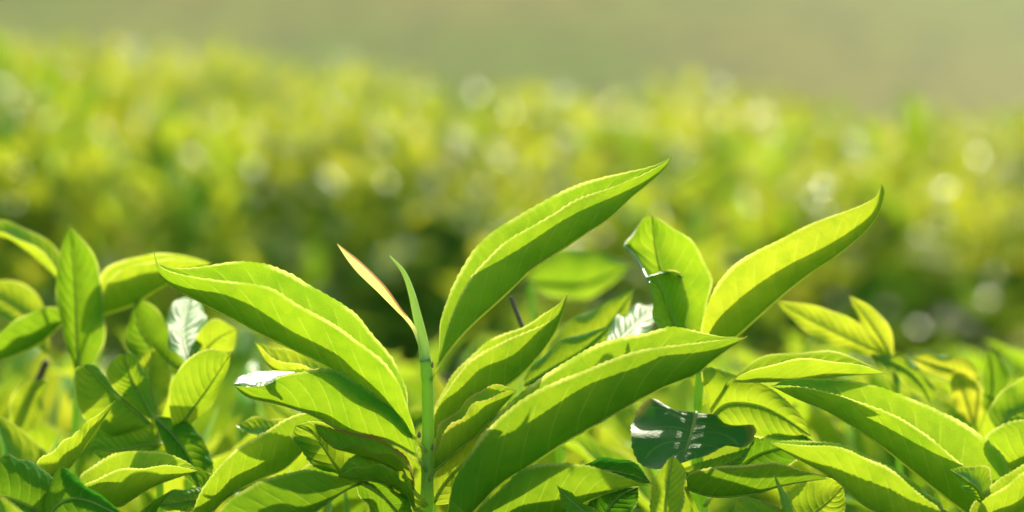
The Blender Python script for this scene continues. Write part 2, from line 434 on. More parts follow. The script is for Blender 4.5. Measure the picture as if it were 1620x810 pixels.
fold_leaf(S, '690 584 713 551 745 515 783 481 815 451 841 426 885 397 924 371 963 345 1001 310 1043 275 1058 256 1067 239',
          '690 580 699 553 707 521 723 479 747 438 767 416 799 384 834 361 873 339 914 316 969 297 1027 271 1055 255 1067 239',
          '690 577 695 553 695 533 697 505 713 459 734 422 757 390 786 363 821 339 857 319 898 300 946 284 988 273 1033 262 1057 251 1067 239',
          z=(0, 6), off=(4, 10), tint=(0.05, 0, 0.12), teeth=46, stalk=(680, 602, 0))
fold_leaf(S, '712 850 751 808 791 767 840 735 893 700 947 669 1000 638 1053 611 1100 592 1125 572 1151 553 1182 532',
          '708 850 709 806 720 761 747 712 778 672 822 637 876 606 929 583 991 561 1044 550 1098 543 1140 538 1182 532',
          '712 845 725 770 750 705 787 659 827 621 862 592 902 568 955 543 1018 528 1062 517 1105 525 1144 533 1182 532',
          z=(-6, -14), off=(6, 9), tint=(0.28, 0, 0.2), teeth=50, stalk=(676, 880, 3))
fold_leaf(S, '686 745 724 712 760 681 791 646 818 617', '686 735 702 686 731 660 747 642 769 632 795 622 818 617',
          '686 725 692 680 707 663 735 639 755 621 782 609 802 612 818 617', z=(2, -2), off=(4, 7), tint=(0.2, 0.45, 0.3), teeth=22, stalk=(680, 760, 1),
          label='small folded leaf with a brown spot on its edge')
fold_leaf(S, '684 800 700 770 730 735 770 700 810 660', '690 800 730 790 770 750 800 705 810 660', '684 795 688 745 715 710 765 675 810 660',
          z=(5, 8), off=(2, 2), tint=(0.3, 0.1, 0.5), teeth=22, stalk=(677, 830, 2))
fold_leaf(S, '735 850 800 830 860 825 929 793 973 776 1009 768 1031 768', '735 845 756 806 796 770 831 743 876 733 920 734 964 748 1009 763 1031 768',
          None, z=(-10, -16), off=(5, 6), tint=(0.38, 0, 0.2), teeth=34, stalk=(676, 900, 4))
fold_leaf(S, '850 790 900 765 950 745 1000 752 1031 765', '850 800 900 785 950 770 1000 765 1031 765', '850 780 890 745 933 731 982 725 1006 735 1031 765',
          z=(2, 0), off=(3, 6), tint=(0.75, 0.1, 0.1), teeth=26)

# --- shoot behind the main stem
S = root('tea_shoot', at(690, 1000, 40), 'soft green shoot right behind the sharp stem with one upright folded leaf', 'tea shoot')
stem(S, '690 1000 686 850 684 740 682 690', 8, 6, (40, 28))
fold_leaf(S, '684 700 720 655 770 628 815 600 850 565 875 530 889 498 898 463', '684 698 690 650 715 605 752 566 790 542 830 528 862 512 885 494 898 463',
          '684 696 686 648 702 619 729 579 769 543 827 517 858 499 884 482 898 463', z=(28, 22), off=(5, 7), tint=(0.3, 0.05, 0.3), teeth=36, stalk=(683, 730, 30))
fold_leaf(S, '560 640 530 605 495 598 456 595 425 578 403 541', '560 635 540 595 510 588 470 578 430 565 403 541', '560 630 527 585 495 565 456 553 425 548 403 541',
          z=(34, 30), off=(4, 7), tint=(0.0, 0.05, 0.55), teeth=26, stalk=(684, 760, 34))

# --- right shoot
S = root('tea_shoot', at(1110, 1000, 42), 'slightly blurred right shoot with one long leaf pointing up to the right', 'tea shoot')
stem(S, '1098 1000 1100 800 1102 680 1108 585 1112 560', 9, 7, (42, 32))
fold_leaf(S, '1122 572 1140 552 1167 530 1197 503 1235 469 1278 435 1324 404 1366 369 1389 339 1399 306 1393 288',
          '1118 570 1108 535 1112 505 1121 480 1136 450 1163 419 1197 396 1243 373 1285 354 1343 333 1374 319 1388 308 1393 288',
          '1120 570 1124 535 1127 508 1136 484 1152 458 1178 430 1210 408 1252 386 1295 366 1346 343 1378 327 1391 310 1393 288', z=(30, 24), off=(5, 5), tint=(0.0, 0, 0.5), teeth=40, stalk=(1108, 590, 33), tooth=0.0002)
B2 = fold_leaf(S, '1098 560 1080 510 1055 460 1040 410 1034 370 1031 339', '1098 560 1060 515 1035 470 1017 428 1000 403 988 388 1002 372 1018 347 1031 339',
          '1098 560 1114 510 1120 473 1126 442 1113 411 1094 381 1060 358 1042 346 1031 339', z=(46, 44), off=(5, 4), tint=(0.12, 0, 0.1), teeth=28, stalk=(1106, 600, 36),
          tooth=0.0002, label='upright broad leaf with curled pale edge')
shiny_margin(B2, '1024 448 1014 426 1000 404 986 388 1000 371 1019 345', '1030 446 1020 424 1008 402 998 388 1008 373 1024 346', 39)
B3 = fold_leaf(S, '1080 560 1066 515 1054 480 1042 452 1022 438', '1078 560 1048 530 1038 510 1032 484 1028 454 1022 438',
          '1084 560 1085 519 1088 488 1084 462 1080 438 1068 428 1048 429 1022 438', z=(38, 30), off=(6, 2), tint=(0.0, 0.1, 0.3), teeth=18, stalk=(1105, 620, 38), tooth=0.0002)
shiny_margin(B3, '1022 441 1048 434 1066 434 1078 440', '1022 437 1048 429 1068 429 1082 438', 33, lean=(0.16, 0.10, 0))
fold_leaf(S, '1125 660 1150 640 1190 640 1230 655 1284 690', '1122 665 1150 675 1190 690 1240 695 1284 690', '1120 640 1112 585 1160 592 1213 612 1245 634 1270 662 1284 690',
          z=(23, 18), off=(1, 2), tint=(0.05, 0, 0.3), teeth=28, stalk=(1104, 680, 36))
fold_leaf(S, '1160 602 1210 603 1264 600 1331 594 1370 592 1402 590', '1160 600 1190 585 1230 575 1290 568 1350 576 1402 590', '1160 598 1190 574 1215 563 1264 556 1309 556 1353 567 1402 590',
          z=(18, 18), off=(4, 7), tint=(0.0, 0, 0.3), teeth=30, stalk=(1108, 640, 36), tooth=0.0002)

# --- dark glossy leaf and its shoot
S = root('tea_shoot', at(1110, 1000, 14), 'shoot carrying the dark glossy wavy leaf with white highlights', 'tea shoot')
stem(S, '1125 1000 1118 850 1108 740 1101 660', 8, 6, (30, 31))
LEAN[:] = [-0.13, -0.33, 0.0]
fold_leaf(S, '1101 653 1097 672 1090 698 1077 734', '1101 653 1072 648 1040 636 1017 640 1003 660 999 690 1006 720 1037 744 1077 734',
          '1101 653 1133 659 1173 672 1193 681 1187 698 1150 709 1110 721 1077 734', z=(29, -3), off=(-1, -1), tint=(1.0, 0.5, 0.0), teeth=26, bulge=0.0, wave=0.0012,
          quilt=0.0004, plane=1.0, gloss=0.8, stalk=(1102, 668, 26), label='dark glossy mature leaf turned towards the viewer')
LEAN[:] = [0.0, 0.0, 0.0]
fold_leaf(S, '1074 745 1100 752 1140 740 1175 720 1194 694', '1074 745 1095 768 1135 756 1172 734 1194 694', '1077 742 1110 731 1150 720 1188 706 1194 694',
          z=(1, 15), off=(1, 1), tint=(0.35, 0.2, 0.2), teeth=20)
fold_leaf(S, '1085 772 1130 785 1193 781 1227 771 1260 764 1310 757', '1085 768 1093 748 1137 740 1187 733 1220 733 1260 742 1295 750 1310 757', None,
          z=(-2, -10), off=(6, 5), tint=(0.5, 0.15, 0.2), teeth=30, stalk=(1120, 850, 10))
fold_leaf(S, '1150 760 1190 725 1230 710 1290 700', '1150 765 1200 760 1250 735 1290 700', '1150 755 1180 690 1200 677 1227 676 1260 683 1290 700',
          z=(26, 16), off=(1, 2), tint=(0.7, 0.1, 0.1), teeth=26, stalk=(1115, 800, 18))

# --- small upright tip
S = root('tea_shoot', at(1056, 1000, -8), 'small upright yellow-green leaf tip in front of the dark glossy leaf', 'tea shoot')
stem(S, '1062 1000 1058 900 1054 850', 7, 5, (-14, -18))
fold_leaf(S, '1054 850 1053 800 1058 760 1065 720', '1050 850 1029 805 1033 767 1050 737 1065 720', '1058 850 1078 806 1082 773 1084 746 1065 720',
          z=(-18, -20), off=(-2, -2), tint=(0.1, 0.3, 0.3), teeth=18, bulge=0.08)
fold_leaf(S, '1330 860 1260 835 1200 812 1165 787', '1330 865 1260 850 1200 835 1168 812 1165 787', '1330 855 1280 820 1232 804 1195 790 1165 787',
          z=(-14, -24), off=(3, 3), tint=(0.0, 0.4, 0.7), teeth=22)
# --- needle tips
S = root('tea_shoot', at(945, 1000, -14), 'thin brownish pointed leaf tip at the bottom edge under the largest leaf', 'tea shoot')
stem(S, '960 1000 955 900 948 840', 7, 5, (-10, -18))
fold_leaf(S, '948 840 925 812 900 790 881 768', '945 842 912 822 892 800 881 768', '952 838 938 808 911 787 881 768', z=(-18, -22), off=(2, 3), tint=(0.3, 0.5, 0.5), teeth=14)
fold_leaf(S, '948 850 960 810 980 785 1010 770', '948 855 980 825 1005 800 1010 770', '948 845 930 805 945 780 1010 770', z=(-4, 2), off=(1, 3), tint=(0.9, 0, 0), teeth=16)
S = root('tea_shoot', at(1250, 1000, -8), 'narrow green needle-like bud at the bottom edge right of the glossy leaf', 'tea shoot')
stem(S, '1262 1000 1256 900 1252 840', 7, 8, (-6, -14))
bud(S, '1253 850 1247 807 1237 780 1225 752', [12, 9, 5.5, 1], (-14, -20), STEM)
fold_leaf(S, '1258 850 1280 820 1310 795 1335 770', '1258 860 1310 835 1335 810 1335 770', '1258 840 1235 790 1270 765 1310 757 1335 770', z=(-2, 4), off=(2, 3), tint=(0.05, 0, 0.3), teeth=20)

# --- right corner shoot
S = root('tea_shoot', at(1560, 1000, 6), 'large right corner shoot with long arching leaves pointing left', 'tea shoot')
stem(S, '1600 1000 1585 900 1570 835', 10, 8, (6, 4))
fold_leaf(S, '1560 838 1522 806 1487 779 1442 743 1398 708 1353 677 1309 650 1264 632 1218 609', '1562 836 1550 765 1527 739 1495 712 1460 686 1407 654 1353 632 1318 623 1264 613 1218 609',
          '1566 834 1595 790 1593 735 1562 699 1522 668 1469 641 1415 621 1353 605 1287 599 1245 601 1218 609', z=(14, 6), off=(5, 9), tint=(0.08, 0, 0.15), teeth=44, stalk=(1580, 870, 6))
fold_leaf(S, '1500 850 1440 832 1371 801 1340 774 1313 752 1278 734 1247 717 1217 700', '1500 848 1487 808 1469 792 1442 770 1411 746 1375 725 1335 711 1287 705 1250 703 1217 700',
          '1500 844 1490 800 1475 786 1445 763 1411 741 1375 722 1335 706 1287 698 1250 698 1217 700', z=(-6, -18), off=(7, 6), tint=(0.05, 0, 0.2), teeth=44, stalk=(1578, 880, 4), farf=1.0)
fold_leaf(S, '1560 800 1548 775 1530 760 1504 743', '1558 805 1545 788 1522 768 1504 743', '1565 790 1568 760 1567 741 1531 738 1504 743', z=(-6, -14), off=(3, 6), tint=(0.15, 0.2, 0.2), teeth=14)
fold_leaf(S, '1545 850 1580 830 1640 800 1700 780 1760 740', '1540 850 1548 806 1575 778 1620 750 1680 720 1760 740', '1538 848 1535 806 1558 778 1620 733 1690 700 1760 740',
          z=(-10, -16), off=(6, 6), tint=(0.12, 0.1, 0.3), teeth=36, stalk=(1572, 880, 2))
# --- right edge
S = root('tea_shoot', at(1640, 1000, 40), 'rounded bright leaf pair cut by the right edge', 'tea shoot')
stem(S, '1660 1000 1640 850 1610 750', 8, 6, (40, 30))
fold_leaf(S, '1600 745 1630 730 1680 715 1730 720', '1596 742 1558 700 1575 676 1620 665 1680 670 1730 720', None, z=(26, 30), off=(5, 6), tint=(0.1, 0, 0.2), teeth=30, stalk=(1615, 780, 32), farf=0.8)
fold_leaf(S, '1580 680 1600 655 1640 640 1690 600', '1578 680 1600 670 1650 665 1690 600', '1576 680 1564 652 1590 615 1640 590 1690 600', z=(55, 60), off=(4, 4), tint=(0.15, 0, 0.2), teeth=24, stalk=(1625, 780, 36), tooth=0.0002)
# --- middle right, blurred
S = root('tea_shoot', at(1430, 1000, 95), 'blurred yellow-green shoot under the long right leaf with a narrow upright leaf', 'tea shoot')
stem(S, '1430 1000 1425 800 1420 640 1416 570', 8, 6, (95, 85))
fold_leaf(S, '1412 565 1370 548 1320 525 1270 500 1228 476', '1412 568 1360 560 1310 545 1262 515 1228 476', '1412 560 1398 538 1344 503 1287 483 1228 476', z=(86, 84), off=(1, 1), tint=(0.05, 0, 0.6), teeth=0, stalk=(1418, 600, 86))
fold_leaf(S, '1412 570 1396 540 1372 505 1343 467', '1410 570 1382 545 1360 510 1343 467', '1414 570 1412 530 1385 490 1343 467', z=(84, 80), off=(1, 1), tint=(0.0, 0, 0.7), teeth=0, stalk=(1418, 610, 86))
fold_leaf(S, '1380 562 1425 580 1455 605 1475 640', '1380 566 1415 590 1440 615 1475 640', '1380 560 1433 568 1478 612 1475 640', z=(80, 74), off=(1, 1), tint=(0.1, 0, 0.3), teeth=0, stalk=(1420, 620, 84))
S = root('tea_shoot', at(1550, 1000, 110), 'blurred pale shoot near the right edge with a dark teal leaf and yellow tip', 'tea shoot')
stem(S, '1550 1000 1545 800 1540 660', 8, 6, (110, 100))
fold_leaf(S, '1550 600 1520 590 1480 578 1432 562', '1550 605 1510 600 1470 590 1432 562', '1550 590 1530 568 1480 560 1432 562', z=(98, 96), off=(1, 2), tint=(0, 0, 0.8), teeth=0, stalk=(1541, 680, 100))
fold_leaf(S, '1540 670 1530 640 1520 610 1508 582', '1536 670 1512 645 1504 615 1508 582', '1546 670 1556 640 1545 600 1508 582', z=(94, 92), off=(1, 1), tint=(0, 0, 0.9), teeth=0, stalk=(1541, 690, 100))
fold_leaf(S, '1560 650 1570 620 1570 590 1565 550', '1556 650 1553 610 1556 580 1565 550', '1570 650 1592 610 1592 580 1565 550', z=(96, 92), off=(2, 3), tint=(0.6, 0, 0.3), teeth=0, stalk=(1542, 700, 100))

# --- left, blurred
S = root('tea_shoot', at(120, 1000, 105), 'blurred left edge shoot with one upright dark leaf between two pale arching leaves', 'tea shoot')
stem(S, '110 1000 112 850 118 700 124 590', 9, 7, (105, 92))
fold_leaf(S, '128 600 122 540 120 480 116 420 109 355', '124 600 109 557 93 493 88 445 96 396 109 355', '134 600 164 545 165 499 161 454 150 405 109 355',
          z=(84, 80), off=(3, 3), tint=(0.35, 0, 0.1), teeth=0, stalk=(124, 620, 92))
fold_leaf(S, '95 445 70 420 38 393 0 373 -60 380', '98 440 80 412 45 385 0 366 -60 380', '100 440 93 400 64 374 32 356 0 350 -60 380', z=(92, 100), off=(4, 8), tint=(0, 0, 0.35), teeth=0, stalk=(120, 560, 92))
fold_leaf(S, '155 500 209 482 254 455 300 435 335 416', '152 498 175 440 215 418 265 410 310 412 335 416', '150 495 160 436 193 412 241 402 289 403 335 416', z=(92, 70), off=(4, 8), tint=(0.08, 0, 0.4), teeth=0, stalk=(128, 580, 92))
fold_leaf(S, '105 505 60 545 0 570 -60 580', '102 502 92 486 60 490 20 510 -60 580', None, z=(84, 90), off=(5, 5), tint=(0.4, 0, 0.1), teeth=0, stalk=(122, 600, 92))
S = root('tea_shoot', at(20, 1000, 120), 'blurred yellow-green leaf cut by the left edge above a brown twig', 'tea shoot')
stem(S, '-20 1000 0 770 17 713 45 640 73 573', 9, 7, (115, 112), WOOD, 'twig')
fold_leaf(S, '75 560 60 520 30 490 -40 450', '72 562 40 530 0 500 -40 450', '80 555 70 485 26 444 -40 450', z=(112, 116), off=(4, 4), tint=(0.1, 0, 0.5), teeth=0)
fold_leaf(S, '73 600 50 625 40 660 20 700', '70 600 30 610 15 650 20 700', '76 600 70 630 60 670 20 700', z=(110, 106), off=(3, 3), tint=(0.1, 0, 0.5), teeth=0)
# --- white glint leaf
S = root('tea_shoot', at(300, 1000, 85), 'blurred shoot with a white glinting leaf under the left hero leaf', 'tea shoot')
stem(S, '300 1000 300 800 300 660 300 580', 8, 6, (85, 75))
fold_leaf(S, '300 575 290 540 290 510 300 472', '296 575 268 545 267 493 288 471 300 472', '306 575 322 540 324 510 322 484 300 472', z=(78, 62), off=(0, 0), tint=(0.35, 0, 0.2), teeth=0, plane=0.5, bulge=0.09, wave=0.0012, quilt=0.0001, gloss=0.55, stalk=(300, 590, 76))
fold_leaf(S, '310 580 325 555 345 535 375 520', '306 580 312 530 340 505 375 520', '316 580 345 565 370 550 375 520', z=(70, 66), off=(2, 3), tint=(0.05, 0, 0.4), teeth=0, stalk=(300, 600, 76))
fold_leaf(S, '290 590 250 560 220 520 215 470', '286 592 240 585 200 540 215 470', '294 588 270 530 250 490 215 470', z=(76, 84), off=(2, 2), tint=(0.45, 0, 0.2), teeth=0, stalk=(300, 620, 76))
# --- radiating left shoot
S = root('tea_shoot', at(250, 1000, 58), 'soft left shoot whose round lit leaves fan out from one point', 'tea shoot')
stem(S, '262 1000 256 850 250 720 244 668', 8, 6, (58, 50))
fold_leaf(S, '240 672 205 645 170 615 133 576', '238 675 170 690 125 650 118 590 133 576', '242 670 187 617 157 583 145 577 133 576', z=(48, 40), off=(2, 4), tint=(0.2, 0, 0.3), teeth=0, stalk=(246, 690, 50))
fold_leaf(S, '243 665 225 630 208 600 195 560', '240 665 190 625 167 590 187 561 195 560', '246 662 238 623 227 583 210 560 195 560', z=(48, 44), off=(2, 3), tint=(0.1, 0, 0.3), teeth=0, stalk=(246, 690, 50))
fold_leaf(S, '250 660 240 620 238 590 240 548', '246 660 225 620 218 580 240 548', '256 660 268 620 268 580 240 548', z=(54, 58), off=(2, 3), tint=(0.0, 0, 0.6), teeth=0, stalk=(248, 690, 50))
fold_leaf(S, '278 690 296 660 325 620 345 590 365 560', '276 688 268 640 275 603 295 570 327 553 365 560', '280 692 302 672 325 650 348 617 361 580 365 560', z=(40, 36), off=(3, 3), tint=(0.12, 0, 0.2), teeth=24, tooth=0.0002, stalk=(250, 720, 50))
fold_leaf(S, '258 702 225 705 190 712 140 710', '258 704 225 725 180 735 140 710', '256 698 233 680 200 661 170 655 140 710', z=(46, 36), off=(3, 5), tint=(0.15, 0, 0.4), teeth=0, stalk=(250, 730, 50))
fold_leaf(S, '246 660 275 690 300 725 318 775', '244 664 262 710 285 748 318 775', '248 658 293 666 322 698 337 742 318 775', z=(42, 26), off=(2, 2), tint=(0.55, 0, 0.1), teeth=24, tooth=0.0002, stalk=(246, 690, 50))
# --- lower left, nearly sharp
S = root('tea_shoot', at(130, 1000, 12), 'lower left shoot with a spear-shaped leaf over a bright arched leaf', 'tea shoot')
stem(S, '110 1000 112 900 112 830', 9, 7, (12, 8))
fold_leaf(S, '58 760 85 750 107 740 127 717 150 683 166 660 181 634', '56 755 60 730 83 713 117 687 153 657 168 646 181 634', None, z=(10, 4), off=(5, 5), tint=(0.05, 0, 0.3), teeth=26, stalk=(112, 860, 10), farf=0.9)
fold_leaf(S, '115 790 150 800 187 801 207 790 240 770 287 753 314 744', '116 788 133 768 157 757 185 745 213 740 260 738 290 740 314 744',
          '117 785 127 753 153 733 187 718 227 713 260 717 293 730 314 744', z=(8, -4), off=(5, 7), tint=(0.05, 0, 0.25), teeth=32, stalk=(112, 860, 10))
fold_leaf(S, '330 790 300 792 273 797 237 795', '330 795 300 808 273 808 237 795', '330 780 320 774 300 772 267 780 237 795', z=(20, 16), off=(2, 5), tint=(0.1, 0, 0.5), teeth=16)
S = root('tea_shoot', at(60, 1000, -18), 'dark green leaves in the bottom left corner crossed by a shadow', 'tea shoot')
stem(S, '80 1000 78 920 75 860', 9, 7, (-18, -20))
fold_leaf(S, '85 840 60 810 20 790 -60 770', '90 845 40 850 -10 840 -60 770', '84 830 95 775 57 733 30 727 0 723 -60 770', z=(-16, -24), off=(2, 6), tint=(0.5, 0, 0.1), teeth=28)
fold_leaf(S, '70 850 90 800 130 790 200 820', '70 860 110 850 150 850 200 820', '68 845 75 775 97 742 123 756 147 777 183 802 200 820', z=(-20, -26), off=(2, 6), tint=(0.6, 0, 0.1), teeth=26)
# --- big left leaf beside main
S = root('tea_shoot', at(310, 1000, 26), 'shoot with one broad smooth leaf sloping up left of the sharp stem', 'tea shoot')
stem(S, '290 1000 292 900 296 850', 9, 7, (24, 18))
fold_leaf(S, '302 850 330 815 360 785 408 759 453 739 490 700 530 660', '300 848 307 807 333 753 367 720 392 699 434 675 479 654 530 660', None, z=(14, 10), off=(6, 6), tint=(0.16, 0, 0.15), teeth=36, stalk=(294, 880, 20), farf=0.85)
fold_leaf(S, '480 690 440 690 402 687 371 674', '480 692 440 695 402 690 371 674', '480 680 440 663 402 661 371 674', z=(30, 30), off=(2, 6), tint=(0, 0, 0.4), teeth=18, tooth=0.0002)
fold_leaf(S, '320 880 380 840 440 820 500 830', '320 885 380 880 440 860 500 830', '318 870 340 815 400 795 450 798 500 830', z=(-20, -22), off=(2, 5), tint=(0.8, 0, 0.1), teeth=26)
# --- centre right back, blurred
S = root('tea_shoot', at(930, 1000, 85), 'blurred pale shoot behind the biggest leaf with a white glint', 'tea shoot')
stem(S, '900 1000 890 800 880 660 872 590', 8, 6, (85, 72))
fold_leaf(S, '862 580 900 560 940 535 970 505 1004 456', '866 585 920 575 960 550 985 515 1004 456', '858 572 880 530 905 506 964 476 1004 456', z=(66, 72), off=(3, 5), tint=(0.1, 0, 0.4), teeth=0, stalk=(878, 640, 74))
fold_leaf(S, '830 610 870 585 920 555 966 516', '834 614 880 600 930 570 966 516', '826 604 850 570 900 535 966 516', z=(40, 38), off=(3, 5), tint=(0.3, 0.1, 0.3), teeth=22, stalk=(884, 680, 78), tooth=0.0002)
fold_leaf(S, '960 560 985 535 1010 510 1040 480', '964 566 1000 550 1030 520 1040 480', '956 550 970 510 1000 488 1040 480', z=(64, 52), off=(-3, 5), tint=(0.35, 0, 0.1), teeth=0, plane=0.5, bulge=0.09, wave=0.0012, quilt=0.0001, gloss=0.55)
stem(S, '836 540 822 505 808 470', 4, 3.4, (60, 64), WOOD, 'twig')
S = root('tea_shoot', at(930, 900, 230), 'very blurred smooth green leaf behind the top leaf, right of the dark gap', 'tea shoot')
stem(S, '860 900 850 700 845 520 838 445', 8, 6, (240, 230))
fold_leaf(S, '834 446 880 448 930 446 1000 420', '836 450 880 470 940 468 1000 420', '832 440 870 400 930 395 1000 420', z=(230, 220), off=(2, 6), tint=(0.15, 0, 0.1), teeth=0)

HERO_DONE = True
# ------------------------------------------------------------------ procedural shoots
def leaf3d(az, e0, e1, L, W, fold, droop_w=0.0, n=14, nv=3, base=(0, 0, 0), tint=(0, 0, 0), seed=0, twist=0.0):
    """leaf growing from base in azimuth az, elevation e0 at the base turning to e1 at the tip; fold = angle of blades above flat"""
    u = np.linspace(0, 1, n+1); el = e0+(e1-e0)*u**1.2
    ds = L/n
    r = np.r_[0, np.cumsum(np.cos(el[:-1])*ds)]; zz = np.r_[0, np.cumsum(np.sin(el[:-1])*ds)]
    side = 0.08*L*math.sin(seed*3.7)*u**2
    K = np.stack([r, side, zz], 1)
    T = unit(np.gradient(K, axis=0))
    Y = np.tile(np.array([0., 1, 0]), (n+1, 1)); N = unit(np.cross(T, Y)); Y = np.cross(N, T)
    N = np.where(N[:, 2:3] < -0.999, -N, N)
    prof = (np.sin(math.pi*u**0.82)**0.85)*W/2*(1-0.25*u); prof[0] = prof[-1] = 0
    tw = twist*u
    def edge(sg):
        a = fold
        d = sg*Y*np.cos(a+sg*tw)[:, None]+N*np.sin(a+sg*tw)[:, None] if np.ndim(tw) else sg*Y*math.cos(a)+N*math.sin(a)
        return K+d*prof[:, None]
    V, F, UV, D = blade(K, edge(-1), edge(1), nv, 0.10, 0, 0, 0.0002, 0.0012, tint, False, seed)
    c, s = math.cos(az), math.sin(az)
    M = np.array([[c, -s, 0], [s, c, 0], [0, 0, 1]])
    return V@M.T+np.asarray(base), F, UV, D, (K@M.T+np.asarray(base))

def shoot_parts(seed, n, nv, mature=0.0):
    """list of ('leaf'|'stem'|'bud', V, F, UV, D) for one shoot about 0.10 m tall standing at the origin"""
    rs = np.random.default_rng(seed)
    H = rs.uniform(0.085, 0.125); lean = rs.uniform(-0.02, 0.02, 2)
    P = spline([(0, 0, -0.06), (0, 0, 0), (lean[0]*.4, lean[1]*.4, H*.55), (lean[0], lean[1], H)], 8)
    parts = []
    V, F = tube(P, np.linspace(0.0016, 0.0010, 9), 6)
    parts.append(('stem', V, F, None, None))
    k = rs.integers(4, 6); az = rs.uniform(0, 6.28)
    for i in range(k):
        t = 0.30+0.68*i/(k-1); b = P[min(8, int(round(2+t*6)))]
        az += 2.4+rs.uniform(-.4, .4)
        L = rs.uniform(0.060, 0.090)*(1.12-0.45*t); Wd = L*rs.uniform(0.38, 0.48)
        e0 = R(rs.uniform(35, 62)+20*t); e1 = R(rs.uniform(-25, 35)+25*t)
        tint = (np.clip(mature+rs.uniform(0, 0.35)*(1-t)+rs.uniform(-.05, .1), 0, 1), 0.15*(rs.random() < .3), rs.uniform(0, 0.8)*(1-mature))
        parts.append(('leaf',)+leaf3d(az, e0, e1, L, Wd, R(rs.uniform(12, 42)), n=n, nv=nv, base=b, tint=tint, seed=int(seed*10+i), twist=rs.uniform(-.3, .3))[:4])
    B = spline([P[-1], P[-1]+np.array([lean[0]*.1+rs.uniform(-.004, .004), rs.uniform(-.004, .004), 0.014]), P[-1]+np.array([lean[0]*.3+rs.uniform(-.008, .008), rs.uniform(-.008, .008), 0.030])], 6)
    V, F = tube(B, np.array([1, 1.25, 1.3, 1.15, .9, .5, .1])*0.0011, 6)
    parts.append(('bud', V, F, None, None))
    return parts

MATS = {'leaf': LEAF, 'stem': STEM, 'bud': BUD}
protos = []; PH = []
for i in range(12):
    meshes = []
    for kind, V, F, UV, D in shoot_parts(100+i, 16, 4, 0.0 if i < 9 else 0.5):
        meshes.append((kind, make_mesh(kind, V, F, MATS[kind], UV, D)))
    protos.append(meshes); PH.append(max(v.co.z for _, me in meshes for v in me.vertices))
def place_shoot(pi, loc, rz, tilt, s, label, group):
    r = root('tea_shoot', loc, label, 'tea shoot', group)
    r.rotation_euler = (tilt[0], tilt[1], rz); r.scale = (s, s, s)
    for kind, me in protos[pi]:
        o = bpy.data.objects.new(kind, me); col.objects.link(o); o.parent = r
    return r

# canopy height of the hedge: front bush, a dip where the path runs, second hedge table, falling away at the back
def smoothstep(a, b, x):
    t = np.clip((x-a)/(b-a), 0, 1); return t*t*(3-2*t)
def clump(x, y):
    return np.sin(x*5.3+0.7*y+0.6)*np.sin(y*4.1-0.9*x+1.1)+0.5*np.sin(x*11.0-2.0*y)*np.sin(y*7.7+x*3.0)
GAPS = [(-0.09, 2.15, 0.11, 0.42, 0.55), (0.36, 2.05, 0.12, 0.38, 0.5), (-0.60, 3.1, 0.10, 0.22, 0.3), (0.75, 3.0, 0.14, 0.3, 0.3),
        (-0.28, 2.7, 0.10, 0.2, 0.25), (0.12, 2.9, 0.10, 0.25, 0.25), (0.5, 2.4, 0.07, 0.2, 0.3), (-0.75, 2.2, 0.1, 0.2, 0.3)]
def gapf(x, y):
    return max(math.exp(-((x-a)/b)**2-((y-c)/d)**2) for a, c, b, d, _ in GAPS)
def canopy(x, y):
    bump = 0.018*np.sin(x*9.1+1.3)*np.sin(y*7.3+.4)+0.014*np.sin(x*17+y*5)
    z = 0.715+bump
    dip = smoothstep(1.15, 1.4, y)*(1-smoothstep(1.75, 2.25, y))
    z = z-0.36*dip
    z = z+(-0.03+0.06*smoothstep(0.3, -1.0, x))*smoothstep(1.9, 3.2, y)+clump(x, y)*0.024*smoothstep(1.7, 2.2, y)
    for gx, gy, gw, gl, gd in GAPS:
        z = z-gd*np.exp(-((x-gx)/gw)**2-((y-gy)/gl)**2)
    end = 5.2-1.1*x+0.25*np.sin(x*3.1)
    end = np.clip(end, 4.1, 7.0)
    z = z-0.9*smoothstep(end-0.5, end+0.3, y)
    return z
def frame_px(p):
    d = (p-CAM); f = np.array([0, math.cos(PITCH), -math.sin(PITCH)]); up = np.array([0, math.sin(PITCH), math.cos(PITCH)])
    dep = d@f
    return 810+FPX*d[0]/dep, 405-FPX*(d@up)/dep, dep

# ---- individual shoots of the front bush (below and behind the traced ones)
cnt = 0
placed = []
tries = 0
while cnt < 224 and tries < 20000:
    tries += 1
    y = 0.50+0.70*rng.random()**1.15; hw = 0.235*y+0.05
    x = rng.uniform(-hw, hw)
    if any((x-a)**2+(y-b)**2 < 0.027**2 for a, b in placed): continue
    H = 0.10
    zb = canopy(x, y)-0.045+rng.uniform(-0.03, 0.012)
    pi = int(rng.integers(0, 12)); scl = rng.uniform(0.9, 1.15); top_h = PH[pi]*scl
    dep = frame_px(np.array([x, y, zb]))[2]
    lim = np.interp(dep, [0.5, 0.60, 0.64, 0.70, 0.80, 1.3], [830, 795, 690, 585, 540, 500])+rng.uniform(-10, 60)
    zb = min(zb, PX(810, lim, dep-FOCUS)[2]-top_h)        # the bush top stays below the traced leaves
    placed.append((x, y))
    place_shoot(pi, (x, y, zb), rng.uniform(0, 6.28), (rng.uniform(-.15, .15), rng.uniform(-.15, .15)), scl,
                'small tea shoot of the front bush half hidden among its neighbours', 'tea shoots filling the front bush')
    cnt += 1
